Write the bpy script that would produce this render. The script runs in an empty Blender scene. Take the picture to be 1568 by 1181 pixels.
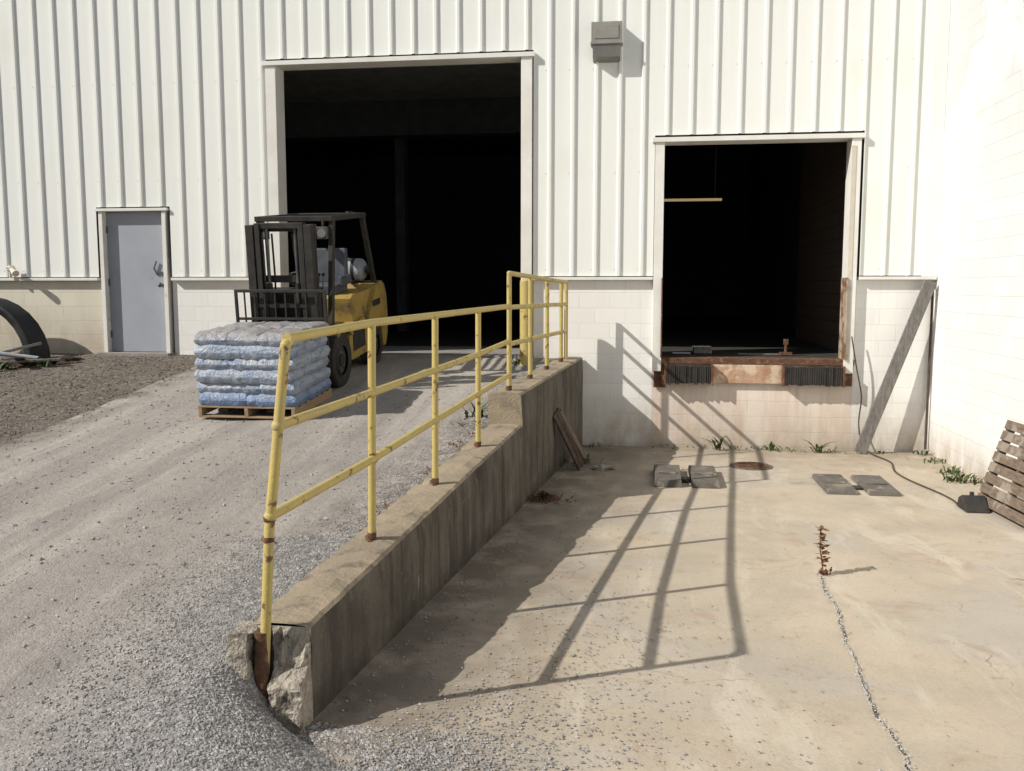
import bpy, math, random
import numpy as np
from mathutils import Vector, Matrix, Euler, noise
random.seed(7); rng=np.random.default_rng(7)
scene=bpy.context.scene
R=math.radians

# ------------------------------------------------------------------ materials
def newmat(name):
    m=bpy.data.materials.new(name); m.use_nodes=True
    nt=m.node_tree; b=nt.nodes['Principled BSDF']
    return m,nt,b
def nd(nt,t,**k):
    n=nt.nodes.new(t)
    for a,v in k.items():
        if a in n.inputs.keys(): n.inputs[a].default_value=v
        else: setattr(n,a,v)
    return n
def col(c): return (c[0],c[1],c[2],1)
def mixc(nt,fac,a,b,blend='MIX'):
    n=nt.nodes.new('ShaderNodeMix'); n.data_type='RGBA'; n.blend_type=blend
    for sock,v in ((n.inputs[0],fac),(n.inputs[6],a),(n.inputs[7],b)):
        if isinstance(v,(int,float)): sock.default_value=v
        elif isinstance(v,tuple): sock.default_value=col(v)
        else: nt.links.new(v,sock)
    return n.outputs[2]
def coords(nt,stretch=(1,1,1)):
    tc=nt.nodes.new('ShaderNodeTexCoord'); mp=nt.nodes.new('ShaderNodeMapping')
    mp.inputs['Scale'].default_value=stretch
    nt.links.new(tc.outputs['Object'],mp.inputs[0]); return mp.outputs[0]
def noisef(nt,vec,scale,lo=.35,hi=.65,detail=8,rough=.6,dist=0):
    n=nd(nt,'ShaderNodeTexNoise',Scale=scale,Detail=detail,Roughness=rough,Distortion=dist)
    nt.links.new(vec,n.inputs['Vector'])
    r=nt.nodes.new('ShaderNodeMapRange'); r.inputs[1].default_value=lo; r.inputs[2].default_value=hi
    nt.links.new(n.outputs[0],r.inputs[0]); return r.outputs[0]
def mrange(nt,v,a,b,c=0,d=1):
    r=nt.nodes.new('ShaderNodeMapRange')
    for i,x in enumerate((a,b,c,d)): r.inputs[i+1].default_value=x
    nt.links.new(v,r.inputs[0]); return r.outputs[0]
def mth(nt,op,a,b):
    n=nt.nodes.new('ShaderNodeMath'); n.operation=op
    for s,v in ((n.inputs[0],a),(n.inputs[1],b)):
        if isinstance(v,(int,float)): s.default_value=v
        else: nt.links.new(v,s)
    return n.outputs[0]
def bumpn(nt,b,h,strength,dist=.01):
    n=nt.nodes.new('ShaderNodeBump'); n.inputs['Strength'].default_value=strength
    n.inputs['Distance'].default_value=dist
    nt.links.new(h,n.inputs['Height']); nt.links.new(n.outputs[0],b.inputs['Normal'])
def M(name,c1,c2=None,scale=4,rough=.8,metal=0,bump=.15,bscale=60,c3=None,s3=3,t3=(.55,.62),stretch=(1,1,1),spec=.3,bd=.01):
    m,nt,b=newmat(name)
    v=coords(nt,stretch); v0=coords(nt)
    c2=c2 or tuple(x*.8 for x in c1)
    out=mixc(nt,noisef(nt,v,scale),c1,c2)
    if c3: out=mixc(nt,noisef(nt,v0,s3,t3[0],t3[1]),out,c3)
    nt.links.new(out,b.inputs['Base Color'])
    b.inputs['Roughness'].default_value=rough; b.inputs['Metallic'].default_value=metal
    b.inputs['Specular IOR Level'].default_value=spec
    if bump: bumpn(nt,b,noisef(nt,v0,bscale,.2,.8,4),bump,bd)
    return m
def xyz(nt,v):
    sp=nt.nodes.new('ShaderNodeSeparateXYZ'); nt.links.new(v,sp.inputs[0]); return sp.outputs
def gravelmat(name,c1,c2,c3,vs=75,lanes=True,bump=.8,stone=.5):
    m,nt,b=newmat(name); v=coords(nt)
    base=mixc(nt,noisef(nt,v,1.3),c1,c2)
    sfac=stone
    if lanes:
        vs_=coords(nt,(2.2,.16,1)); base=mixc(nt,noisef(nt,vs_,1.3,.44,.60,6),base,c3)
        base=mixc(nt,mth(nt,'MULTIPLY',noisef(nt,coords(nt,(3.5,.25,1)),1.1,.55,.68,6),.45),base,tuple(x*.66 for x in c2))
        X,Y,Z=xyz(nt,v)
        u=mth(nt,'SUBTRACT',X,mth(nt,'MULTIPLY',Y,.0988))
        ap=mth(nt,'MULTIPLY',mrange(nt,Y,8.8,11),noisef(nt,v,1.7,.25,.55,6))
        base=mixc(nt,mth(nt,'MULTIPLY',ap,.6),base,(.39,.36,.32))
        dd=mth(nt,'MULTIPLY',mrange(nt,u,-2.95,-2.38),noisef(nt,v,4,.36,.6,7)); dd=mth(nt,'MULTIPLY',dd,mrange(nt,Y,4.6,5.6))
        base=mixc(nt,mth(nt,'MULTIPLY',dd,.95),base,(.105,.083,.065))
        gg=mth(nt,'MULTIPLY',mrange(nt,Y,5.2,3.6),mrange(nt,mth(nt,'ADD',X,mth(nt,'MULTIPLY',noisef(nt,v,2.5,.2,.8),.6)),-2.7,-1.7))
        base=mixc(nt,mth(nt,'MULTIPLY',gg,.8),base,(.26,.25,.245))
        de=mth(nt,'MULTIPLY',mrange(nt,X,-5.35,-5.8),noisef(nt,v,3,.35,.6,7))
        base=mixc(nt,de,base,(.14,.118,.095))
    base=mixc(nt,mth(nt,'MULTIPLY',noisef(nt,v,11,.45,.75),.35),base,tuple(x*.62 for x in c1))
    vo=nd(nt,'ShaderNodeTexVoronoi',Scale=vs); nt.links.new(v,vo.inputs['Vector'])
    sep=nt.nodes.new('ShaderNodeSeparateColor'); nt.links.new(vo.outputs['Color'],sep.inputs[0])
    if lanes: sfac=mth(nt,'MULTIPLY',mth(nt,'ADD',noisef(nt,v,2.2,.4,.62,6),gg),stone)
    base=mixc(nt,mth(nt,'MULTIPLY',mrange(nt,sep.outputs[0],.6,1),sfac),base,(.56,.55,.53))
    base=mixc(nt,mth(nt,'MULTIPLY',mrange(nt,sep.outputs[1],.65,1),sfac),base,(.14,.135,.135))
    vb=nd(nt,'ShaderNodeTexVoronoi',Scale=vs*.33); nt.links.new(v,vb.inputs['Vector'])
    sb=nt.nodes.new('ShaderNodeSeparateColor'); nt.links.new(vb.outputs['Color'],sb.inputs[0])
    base=mixc(nt,mth(nt,'MULTIPLY',mrange(nt,sb.outputs[0],.8,1),.2),base,(.22,.21,.2))
    nt.links.new(base,b.inputs['Base Color']); b.inputs['Roughness'].default_value=.95
    b.inputs['Specular IOR Level'].default_value=.15
    h=mth(nt,'ADD',mth(nt,'MULTIPLY',vo.outputs['Distance'],-.5),noisef(nt,v,22,.2,.8,6))
    bumpn(nt,b,h,bump,.012); return m

def concrete_floor():
    m,nt,b=newmat('well_concrete'); v=coords(nt)
    c=mixc(nt,noisef(nt,v,1.1,.36,.64,9,.62),(.475,.405,.31),(.375,.322,.25))
    c=mixc(nt,mth(nt,'MULTIPLY',noisef(nt,v,.55,.48,.60,7,.65,.6),.6),c,(.385,.355,.315))
    c=mixc(nt,mth(nt,'MULTIPLY',noisef(nt,v,2.0,.55,.68,7,.7,1.2),.6),c,(.34,.235,.155))
    c=mixc(nt,mth(nt,'MULTIPLY',noisef(nt,coords(nt,(1.2,.35,1)),2.0,.54,.64,7,.65,.8),.55),c,(.54,.485,.40))
    c=mixc(nt,mth(nt,'MULTIPLY',noisef(nt,v,7,.56,.72,8,.75),.5),c,(.28,.235,.185))
    c=mixc(nt,mth(nt,'MULTIPLY',noisef(nt,v,55,.55,.8,3),.5),c,(.2,.17,.14))
    c=mixc(nt,mth(nt,'MULTIPLY',noisef(nt,v,110,.6,.8,2),.5),c,(.68,.64,.58))
    c=mixc(nt,mth(nt,'MULTIPLY',noisef(nt,v,1.4,.66,.70,5,.6),.55),c,(.20,.165,.135))
    nz=nd(nt,'ShaderNodeTexNoise',Scale=1.7,Detail=6); nt.links.new(v,nz.inputs['Vector'])
    vv=nt.nodes.new('ShaderNodeVectorMath'); vv.operation='MULTIPLY_ADD'
    nt.links.new(nz.outputs['Color'],vv.inputs[0]); vv.inputs[1].default_value=(.7,.7,.0); nt.links.new(v,vv.inputs[2])
    vo=nd(nt,'ShaderNodeTexVoronoi',Scale=.33); vo.feature='DISTANCE_TO_EDGE'; nt.links.new(vv.outputs[0],vo.inputs['Vector'])
    ck=mrange(nt,vo.outputs['Distance'],.0,.0024,1,0)
    c=mixc(nt,mth(nt,'MULTIPLY',ck,mth(nt,'MULTIPLY',noisef(nt,v,2,.45,.6),.7)),c,(.15,.12,.09))
    X,Y,Z=xyz(nt,v)
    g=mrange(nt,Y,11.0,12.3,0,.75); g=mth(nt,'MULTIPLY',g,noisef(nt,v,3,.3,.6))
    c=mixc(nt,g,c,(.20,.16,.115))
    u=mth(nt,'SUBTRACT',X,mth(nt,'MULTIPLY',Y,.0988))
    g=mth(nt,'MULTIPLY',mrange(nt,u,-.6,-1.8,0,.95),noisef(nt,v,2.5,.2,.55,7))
    c=mixc(nt,g,c,(.155,.13,.105))  # gravel-dust tint by the ramp wall, deepened to darken its shadow
    nt.links.new(c,b.inputs['Base Color']); b.inputs['Roughness'].default_value=.88; b.inputs['Specular IOR Level'].default_value=.2
    bumpn(nt,b,mth(nt,'ADD',noisef(nt,v,45,.2,.8,6),mth(nt,'MULTIPLY',noisef(nt,v,4,.2,.8,4),2.0)),.3,.006)
    return m
def blockmat(name,axis,paint,dirt=(.40,.33,.25),d0=0,d1=.7,ph=0,peel=None,bump=.35,mort=.9,streak=None):
    m,nt,b=newmat(name); v=coords(nt)
    sp=xyz(nt,v)
    cb=nt.nodes.new('ShaderNodeCombineXYZ'); nt.links.new(sp[axis],cb.inputs[0]); nt.links.new(mth(nt,'ADD',sp[2],ph),cb.inputs[1])
    br=nt.nodes.new('ShaderNodeTexBrick'); nt.links.new(cb.outputs[0],br.inputs['Vector'])
    br.inputs['Scale'].default_value=1; br.inputs['Brick Width'].default_value=.406; br.inputs['Row Height'].default_value=.203
    br.inputs['Mortar Size'].default_value=.006; br.inputs['Mortar Smooth'].default_value=.6
    br.inputs['Color1'].default_value=col(paint); br.inputs['Color2'].default_value=col(tuple(x*.94 for x in paint))
    br.inputs['Mortar'].default_value=col(tuple(x*mort for x in paint))
    c=br.outputs['Color']
    if peel:
        c=mixc(nt,mth(nt,'MULTIPLY',noisef(nt,coords(nt,(1,.8,1)),.8,.50,.54,10,.68),mrange(nt,sp[2],3.0,4.6,0,.45)),c,peel)
    if streak:
        c=mixc(nt,mth(nt,'MULTIPLY',noisef(nt,coords(nt,(7,7,.5)),1.2,.42,.7,7),.75),c,streak)
    f=mrange(nt,sp[2],d0,d1,1,0); f=mth(nt,'MULTIPLY',f,noisef(nt,coords(nt,(1,1,.5)),3.5,.2,.6,8,.7))
    c=mixc(nt,f,c,dirt)
    c=mixc(nt,mth(nt,'MULTIPLY',noisef(nt,coords(nt,(5,5,.5)),1.5,.52,.75,6),.3),c,tuple(x*.72 for x in paint))
    nt.links.new(c,b.inputs['Base Color']); b.inputs['Roughness'].default_value=.75; b.inputs['Specular IOR Level'].default_value=.2
    h=mth(nt,'ADD',mth(nt,'MULTIPLY',br.outputs['Fac'],-1.2),noisef(nt,v,50,.2,.8,5))
    bumpn(nt,b,h,bump,.006); return m
def rampwall():
    m,nt,b=newmat('ramp_wall_concrete'); v=coords(nt)
    X,Y,Z=xyz(nt,v)
    c=mixc(nt,noisef(nt,coords(nt,(1.6,1.6,1)),1.5,.38,.62,9,.65),(.17,.150,.125),(.095,.084,.072))  # face albedo darkened to stand in for the shade on it
    # damp stains running down from the top edge
    c=mixc(nt,mth(nt,'MULTIPLY',noisef(nt,coords(nt,(4,4,.3)),1.4,.48,.64,9,.7),.75),c,(.052,.046,.04))
    c=mixc(nt,mth(nt,'MULTIPLY',noisef(nt,coords(nt,(2,2,.5)),1.1,.56,.66,9,.7),.4),c,(.22,.19,.15))
    c=mixc(nt,mth(nt,'MULTIPLY',noisef(nt,coords(nt,(6,6,.8)),1.9,.64,.68,7,.7),.7),c,(.34,.32,.29))
    c=mixc(nt,mth(nt,'MULTIPLY',noisef(nt,v,9,.58,.66,7,.75),.45),c,(.23,.20,.165))
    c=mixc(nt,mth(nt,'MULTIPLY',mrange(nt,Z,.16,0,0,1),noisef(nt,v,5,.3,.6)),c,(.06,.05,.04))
    fz=mth(nt,'FRACT',mth(nt,'DIVIDE',Y,2.44),0); pz=mrange(nt,mth(nt,'ABSOLUTE',mth(nt,'SUBTRACT',fz,.5),0),.0,.003,1,0)
    c=mixc(nt,mth(nt,'MULTIPLY',pz,.7),c,(.04,.036,.03))
    zz=mth(nt,'SUBTRACT',Z,mth(nt,'MULTIPLY',Y,.073)); zz=mth(nt,'ADD',zz,mth(nt,'MULTIPLY',noisef(nt,v,2,.2,.8,3),.012))
    fb=mth(nt,'FRACT',mth(nt,'DIVIDE',mth(nt,'ADD',zz,.05),.27),0)
    pb=mrange(nt,mth(nt,'ABSOLUTE',mth(nt,'SUBTRACT',fb,.5),0),.0,.02,1,0)
    c=mixc(nt,mth(nt,'MULTIPLY',mth(nt,'MULTIPLY',pb,noisef(nt,v,1.4,.47,.62)),.35),c,(.06,.055,.048))
    nt.links.new(c,b.inputs['Base Color']); b.inputs['Roughness'].default_value=.92; b.inputs['Specular IOR Level'].default_value=.15
    h=mth(nt,'ADD',mth(nt,'ADD',noisef(nt,v,26,.2,.8,7,.7),mth(nt,'MULTIPLY',pz,-1.0)),mth(nt,'MULTIPLY',pb,-.25))
    bumpn(nt,b,h,.8,.014); return m

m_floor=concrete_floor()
m_drive=gravelmat('driveway_gravel_dust',(.335,.302,.27),(.278,.252,.228),(.40,.362,.325),vs=85,stone=.30,bump=.55)
m_ground=gravelmat('dirt_ground',(.10,.08,.06),(.145,.12,.095),(.15,.125,.1),vs=45,lanes=False,stone=.3)
def stonemat(name,a,c,s):
    m,nt,b=newmat(name); v=coords(nt); vo=nd(nt,'ShaderNodeTexVoronoi',Scale=s); nt.links.new(v,vo.inputs['Vector'])
    sep=nt.nodes.new('ShaderNodeSeparateColor'); nt.links.new(vo.outputs['Color'],sep.inputs[0])
    nt.links.new(mixc(nt,sep.outputs[0],a,c),b.inputs['Base Color']); b.inputs['Roughness'].default_value=.9; return m
m_stone=stonemat('crushed_stone',(.18,.175,.17),(.42,.405,.39),38)
m_rubble=stonemat('dirt_stones',(.10,.085,.07),(.27,.24,.21),30)
m_block=blockmat('painted_block',0,(.82,.81,.775),ph=-.02,d1=.8)
m_blockL=blockmat('cream_painted_block',0,(.66,.62,.51),ph=-.02,d0=1.1,d1=1.9)
m_blockD=blockmat('dock_face_block',0,(.74,.66,.59),ph=-.02,d1=.7,streak=(.58,.44,.35))
m_blockR=blockmat('painted_block_side',1,(.75,.75,.735),d1=.5,peel=(.45,.46,.46),mort=.82)
m_blockIn=blockmat('bare_block_interior',1,(.12,.09,.072),bump=.9,mort=.35)
m_siding=M('white_metal_siding',(.81,.82,.785),(.77,.785,.745),scale=1.2,rough=.42,bump=.03,bscale=3,stretch=(5,5,.3),c3=(.73,.74,.67),s3=.8,t3=(.55,.8),bd=.02)
m_trim=M('white_trim',(.76,.75,.71),(.68,.665,.61),scale=3,rough=.5,c3=(.46,.39,.31),s3=5,t3=(.67,.77))
m_trimd=M('weathered_trim',(.62,.58,.50),(.52,.47,.39),scale=5,rough=.6,c3=(.36,.27,.19),s3=6,t3=(.6,.72))
m_trimb=M('battered_jamb',(.46,.38,.29),(.30,.24,.18),scale=5,rough=.6,c3=(.17,.09,.05),s3=6,t3=(.5,.6))
m_dark=M('gap_dark',(.03,.03,.03),(.02,.02,.02),bump=0)
m_door=M('grey_door_paint',(.36,.38,.42),(.32,.34,.38),scale=2,rough=.45,bump=.02,c3=(.25,.25,.25),s3=4,t3=(.66,.8))
m_wallc=rampwall()
m_capc=M('curb_top_concrete',(.33,.27,.19),(.24,.20,.148),scale=3,rough=.9,bump=.6,bscale=40,c3=(.13,.11,.09),s3=5,t3=(.54,.68))
m_broken=M('broken_concrete',(.48,.43,.36),(.32,.285,.235),scale=14,rough=.95,bump=1,bscale=45,c3=(.17,.15,.13),s3=9,t3=(.54,.62),bd=.02)
m_yel=M('faded_yellow_paint',(.50,.395,.13),(.43,.345,.145),scale=5,rough=.55,bump=.2,bscale=80,c3=(.17,.09,.05),s3=11,t3=(.60,.65))
m_rust=M('rust',(.15,.075,.045),(.08,.045,.03),scale=18,rough=.9,bump=.5,bscale=70,c3=(.24,.13,.07),s3=12)
m_rustplate=M('rusted_painted_plate',(.50,.34,.24),(.36,.20,.12),scale=6,rough=.75,bump=.3,c3=(.60,.48,.36),s3=5,t3=(.5,.6))
m_rubber=M('black_rubber',(.028,.026,.025),(.045,.04,.036),scale=10,rough=.8,bump=.5,bscale=40)
m_steel=M('dark_steel',(.030,.029,.028),(.055,.05,.045),scale=8,rough=.55,metal=.3,bump=.1)
m_steelg=M('greasy_grey_steel',(.16,.165,.17),(.09,.09,.09),scale=8,rough=.4,metal=.6,bump=.1)
m_fyel=M('forklift_yellow',(.36,.245,.06),(.27,.19,.06),scale=4,rough=.55,bump=.08,c3=(.09,.07,.05),s3=4,t3=(.54,.68))
m_tank=M('tank_paint',(.36,.38,.41),(.25,.27,.30),rough=.5)
m_seat=M('vinyl_seat',(.09,.10,.12),(.05,.055,.065),rough=.45)
m_wood=M('pallet_wood',(.36,.25,.15),(.24,.165,.10),scale=6,stretch=(1,8,8),rough=.85,bump=.3,bscale=30)
m_woodg=M('weathered_wood',(.21,.195,.178),(.125,.115,.105),scale=6,stretch=(6,1.5,1.5),rough=.9,bump=.4,bscale=30)
m_woodb=M('brown_pallet_wood',(.20,.15,.11),(.11,.085,.065),scale=6,stretch=(1.5,6,1.5),rough=.9,bump=.4,bscale=30,c3=(.26,.22,.18),s3=4)
m_woodd=M('dark_board',(.10,.072,.052),(.05,.038,.03),scale=9,rough=.9,bump=.4,bscale=30)
m_pad=M('pad_grey',(.155,.14,.122),(.10,.09,.08),scale=6,rough=.85,bump=.5,bscale=50,c3=(.24,.20,.155),s3=5)
m_darkfloor=M('darkened_floor',(.06,.056,.05),(.04,.038,.034),rough=.7)  # interior floor painted dark so the doorways read black
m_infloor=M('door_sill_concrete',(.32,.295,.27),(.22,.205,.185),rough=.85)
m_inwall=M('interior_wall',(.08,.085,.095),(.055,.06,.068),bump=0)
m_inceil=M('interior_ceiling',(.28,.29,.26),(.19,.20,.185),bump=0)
m_leaf=M('weed_leaf',(.075,.11,.035),(.045,.07,.022),scale=20,rough=.7,bump=0)
m_dry=M('dry_plant',(.24,.12,.06),(.14,.07,.035),scale=20,rough=.85,bump=0)
m_soil=M('soil',(.10,.07,.045),(.055,.04,.028),scale=12,rough=1,bump=1,bscale=50,bd=.02)
m_culvert=M('culvert_plastic',(.018,.019,.021),(.028,.029,.032),rough=.5,c3=(.07,.065,.06),s3=3,t3=(.6,.75))
m_cable=M('cable_brown',(.08,.055,.04),(.05,.035,.03),rough=.7,bump=0)
m_fix=M('fixture_bronze',(.30,.29,.26),(.24,.23,.21),rough=.5)
m_glass=M('fixture_lens',(.20,.20,.18),(.15,.15,.14),rough=.3,spec=.6,bump=.2)
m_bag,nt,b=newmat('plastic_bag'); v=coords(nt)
sp=xyz(nt,v)
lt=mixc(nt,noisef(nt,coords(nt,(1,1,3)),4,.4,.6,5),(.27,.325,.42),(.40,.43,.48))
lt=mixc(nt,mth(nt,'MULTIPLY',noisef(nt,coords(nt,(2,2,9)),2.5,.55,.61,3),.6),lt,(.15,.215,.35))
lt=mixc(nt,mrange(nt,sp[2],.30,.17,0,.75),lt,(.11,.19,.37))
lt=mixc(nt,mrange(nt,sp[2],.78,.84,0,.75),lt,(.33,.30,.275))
nt.links.new(lt,b.inputs['Base Color']); b.inputs['Roughness'].default_value=.36
bumpn(nt,b,noisef(nt,v,14,.2,.8,6,.6,1.5),.7,.03)
m_glowbar,nt,b=newmat('pale_bar_glow'); b.inputs['Base Color'].default_value=(.5,.40,.24,1)
b.inputs['Emission Color'].default_value=(1,.72,.36,1); b.inputs['Emission Strength'].default_value=.2  # pale bar given a weak emission

# ------------------------------------------------------------------ mesh builder
import bmesh
class MB:
    def __init__(s): s.v=[];s.f=[];s.m=[];s.sm=[];s.mats=[]
    def mi(s,m):
        if m not in s.mats: s.mats.append(m)
        return s.mats.index(m)
    def add(s,vs,fs,mat,smooth=False,T=None):
        o=len(s.v); k=s.mi(mat)
        for p in vs:
            p=Vector(p)
            if T is not None: p=T@p
            s.v.append(p[:])
        for f in fs: s.f.append(tuple(i+o for i in f)); s.m.append(k); s.sm.append(smooth)
    def box(s,x0,x1,y0,y1,z0,z1,mat,T=None):
        vs=[(x,y,z) for x in (x0,x1) for y in (y0,y1) for z in (z0,z1)]
        fs=[(0,1,3,2),(4,6,7,5),(0,4,5,1),(2,3,7,6),(0,2,6,4),(1,5,7,3)]
        s.add(vs,fs,mat,T=T)
    def beam(s,p0,p1,w,h,mat,up=(0,0,1)):
        p0=Vector(p0);p1=Vector(p1);d=(p1-p0);L=d.length;d.normalize()
        u=Vector(up); sx=d.cross(u)
        if sx.length<1e-3: sx=d.cross(Vector((0,1,0)))
        sx.normalize(); uy=sx.cross(d)
        T=Matrix((( sx.x,uy.x,d.x,p0.x),(sx.y,uy.y,d.y,p0.y),(sx.z,uy.z,d.z,p0.z),(0,0,0,1)))
        s.box(-w/2,w/2,-h/2,h/2,0,L,mat,T=T)
    def cyl(s,p0,p1,r0,mat,r1=None,n=16,caps=True):
        r1=r0 if r1 is None else r1
        p0=Vector(p0);p1=Vector(p1);d=(p1-p0).normalized()
        a=d.orthogonal().normalized(); b_=d.cross(a)
        vs=[];
        for p,r in ((p0,r0),(p1,r1)):
            for i in range(n):
                t=2*math.pi*i/n; vs.append(p+a*math.cos(t)*r+b_*math.sin(t)*r)
        s.add(vs,[(i,(i+1)%n,n+(i+1)%n,n+i) for i in range(n)],mat,True)
        if caps:
            s.add(vs[:n],[tuple(range(n-1,-1,-1))],mat); s.add(vs[n:],[tuple(range(n))],mat)
    def sph(s,c,r,mat,nu=12,nv=8,sc=(1,1,1),jit=0):
        vs=[];fs=[]
        for j in range(nv+1):
            ph=math.pi*j/nv
            for i in range(nu):
                t=2*math.pi*i/nu
                d=Vector((math.sin(ph)*math.cos(t),math.sin(ph)*math.sin(t),math.cos(ph)))
                q=r*(1+jit*noise.noise(d*1.7+Vector(c)*5)) if jit else r
                vs.append((c[0]+d.x*q*sc[0],c[1]+d.y*q*sc[1],c[2]+d.z*q*sc[2]))
        for j in range(nv):
            for i in range(nu): fs.append((j*nu+i,(j+1)*nu+i,(j+1)*nu+(i+1)%nu,j*nu+(i+1)%nu))
        s.add(vs,fs,mat,not jit)
    def tube(s,pts,r,mat,n=12):
        for a,b_ in zip(pts[:-1],pts[1:]): s.cyl(a,b_,r,mat,n=n)
        for p in pts[1:-1]: s.sph(p,r*1.0,mat,nu=n,nv=6)
    def extr(s,poly,x0,x1,mat,T=None):
        n=len(poly); vs=[(x0,y,z) for y,z in poly]+[(x1,y,z) for y,z in poly]
        fs=[(i,(i+1)%n,n+(i+1)%n,n+i) for i in range(n)]+[tuple(range(n-1,-1,-1)),tuple(range(n,2*n))]
        s.add(vs,fs,mat,T=T)
    def obj(s,name,parent=None,bevel=0,T=None):
        me=bpy.data.meshes.new(name); me.from_pydata([tuple(p) for p in s.v],[],s.f)
        for m in s.mats: me.materials.append(m)
        me.polygons.foreach_set('material_index',s.m); me.polygons.foreach_set('use_smooth',s.sm)
        me.update(); o=bpy.data.objects.new(name,me); scene.collection.objects.link(o)
        bm=bmesh.new(); bm.from_mesh(me); bmesh.ops.recalc_face_normals(bm,faces=bm.faces); bm.to_mesh(me); bm.free()
        if T is not None: o.matrix_world=T
        if parent: o.parent=parent
        if bevel:
            md=o.modifiers.new('bevel','BEVEL'); md.width=bevel; md.segments=2; md.limit_method='ANGLE'; md.angle_limit=R(50)
        return o
def empty(name,loc=(0,0,0),rot=(0,0,0)):
    e=bpy.data.objects.new(name,None); scene.collection.objects.link(e); e.location=loc; e.rotation_euler=rot; return e
def npmesh(name,V,F,mat,parent=None,smooth=False):
    me=bpy.data.meshes.new(name); V=np.asarray(V,dtype=np.float32); F=np.asarray(F,dtype=np.int32)
    k=F.shape[1]
    me.vertices.add(len(V)); me.vertices.foreach_set('co',V.ravel())
    me.loops.add(F.size); me.loops.foreach_set('vertex_index',F.ravel())
    me.polygons.add(len(F)); me.polygons.foreach_set('loop_start',np.arange(0,F.size,k,dtype=np.int32))
    me.polygons.foreach_set('use_smooth',np.full(len(F),smooth))
    me.update(calc_edges=True); me.validate(); me.materials.append(mat)
    o=bpy.data.objects.new(name,me); scene.collection.objects.link(o)
    if parent: o.parent=parent
    return o

# ------------------------------------------------------------------ terrain
def xw(y): return -1.976+.0988*y
def sstep(a,b,x):
    t=np.clip((x-a)/(b-a),0,1); return t*t*(3-2*t)
def zd(y): return np.interp(y,[-200,-10,0,2,3,3.5,4,4.6,8.7,12.2,400],[0,0,.02,.09,.165,.235,.33,.41,.775,1.165,1.165])
def hgt(x,y):
    x=np.asarray(x,dtype=float); y=np.asarray(y,dtype=float)
    xc=np.minimum(-2.10+.25*(4.05-y),0.2); k=sstep(3.80,4.12,y)
    wd=np.clip(.55+(4.05-y)*.9,.55,1.7)
    lo=xc*(1-k)+(xw(y)-.27)*k; hi=(xc+wd)*(1-k)+(xw(y)-.07)*k
    t=sstep(lo,hi,x)
    und=.012*np.sin(x*1.9+1.3*np.sin(y*.8))*np.sin(y*1.3+.7)+.006*np.sin(x*6.1+y*2)*np.sin(y*4.7-x)+.003*np.sin(x*17+y*9)*np.sin(y*15-x*6)
    und=und+.012*np.sin(x*3.1-1.0)*(np.abs(x+4)<3)
    fade=np.clip((12.1-y)/.6,0,1)
    lump=.010*np.sin(x*9+y*4)*np.sin(y*8-x*5)*sstep(4.3,3.8,y)
    return (zd(y)+und*fade+lump)*(1-t)+(-.03)*t
def gridmesh(name,xs,ys,mat,dz=0,mask=None):
    X,Y=np.meshgrid(xs,ys); Z=hgt(X,Y)+dz
    V=np.stack([X,Y,Z],-1).reshape(-1,3); nx=len(xs); ny=len(ys)
    i=np.arange(nx-1)[None,:]+nx*np.arange(ny-1)[:,None]
    if mask is not None:
        cx=(xs[:-1]+xs[1:])/2; cy=(ys[:-1]+ys[1:])/2; CX,CY=np.meshgrid(cx,cy); i=i[mask(CX,CY)]
    i=i.ravel(); F=np.stack([i,i+1,i+1+nx,i+nx],-1)
    used=np.unique(F); rem=np.zeros(len(V),dtype=int); rem[used]=np.arange(len(used))
    return npmesh(name,V[used],rem[F],mat,smooth=True)
xs=np.unique(np.concatenate([[-300,-150,-80,-40,-25,-18],np.arange(-14,-5.85,.2),[-5.85],np.arange(-5.8,-2.6,.08),np.arange(-2.6,.6,.035),np.arange(.6,5,.4),[6,9,15,30,80,150,300]]))
ys=np.unique(np.concatenate([[-300,-150,-80,-40,-20,-12],np.arange(-8,2.4,.3),np.arange(2.4,5.2,.035),np.arange(5.2,12.5,.08),[13,15,20,40,80,150,300]]))
gridmesh('ground',xs,ys,m_ground)
gridmesh('driveway',xs,ys,m_drive,.006,lambda X,Y:(X>-5.85)&(X<np.where(Y>4.1,xw(Y)-.12,.8))&(Y>-12)&(Y<12.3))
px=np.arange(-2.2,3.75,.12); py=np.arange(-8,12.4,.15)
X,Y=np.meshgrid(px,py); Z=.004*np.sin(X*1.1+.6)*np.sin(Y*.9)
X=np.where(X<xw(Y)-.15,xw(Y)-.15,X)
X[:,-1]=3.76
V=np.stack([X,Y,Z],-1).reshape(-1,3); n=len(px); i=(np.arange(n-1)[None,:]+n*np.arange(len(py)-1)[:,None]).ravel()
npmesh('concrete_floor',V,np.stack([i,i+1,i+1+n,i+n],-1),m_floor,smooth=True)

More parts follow.
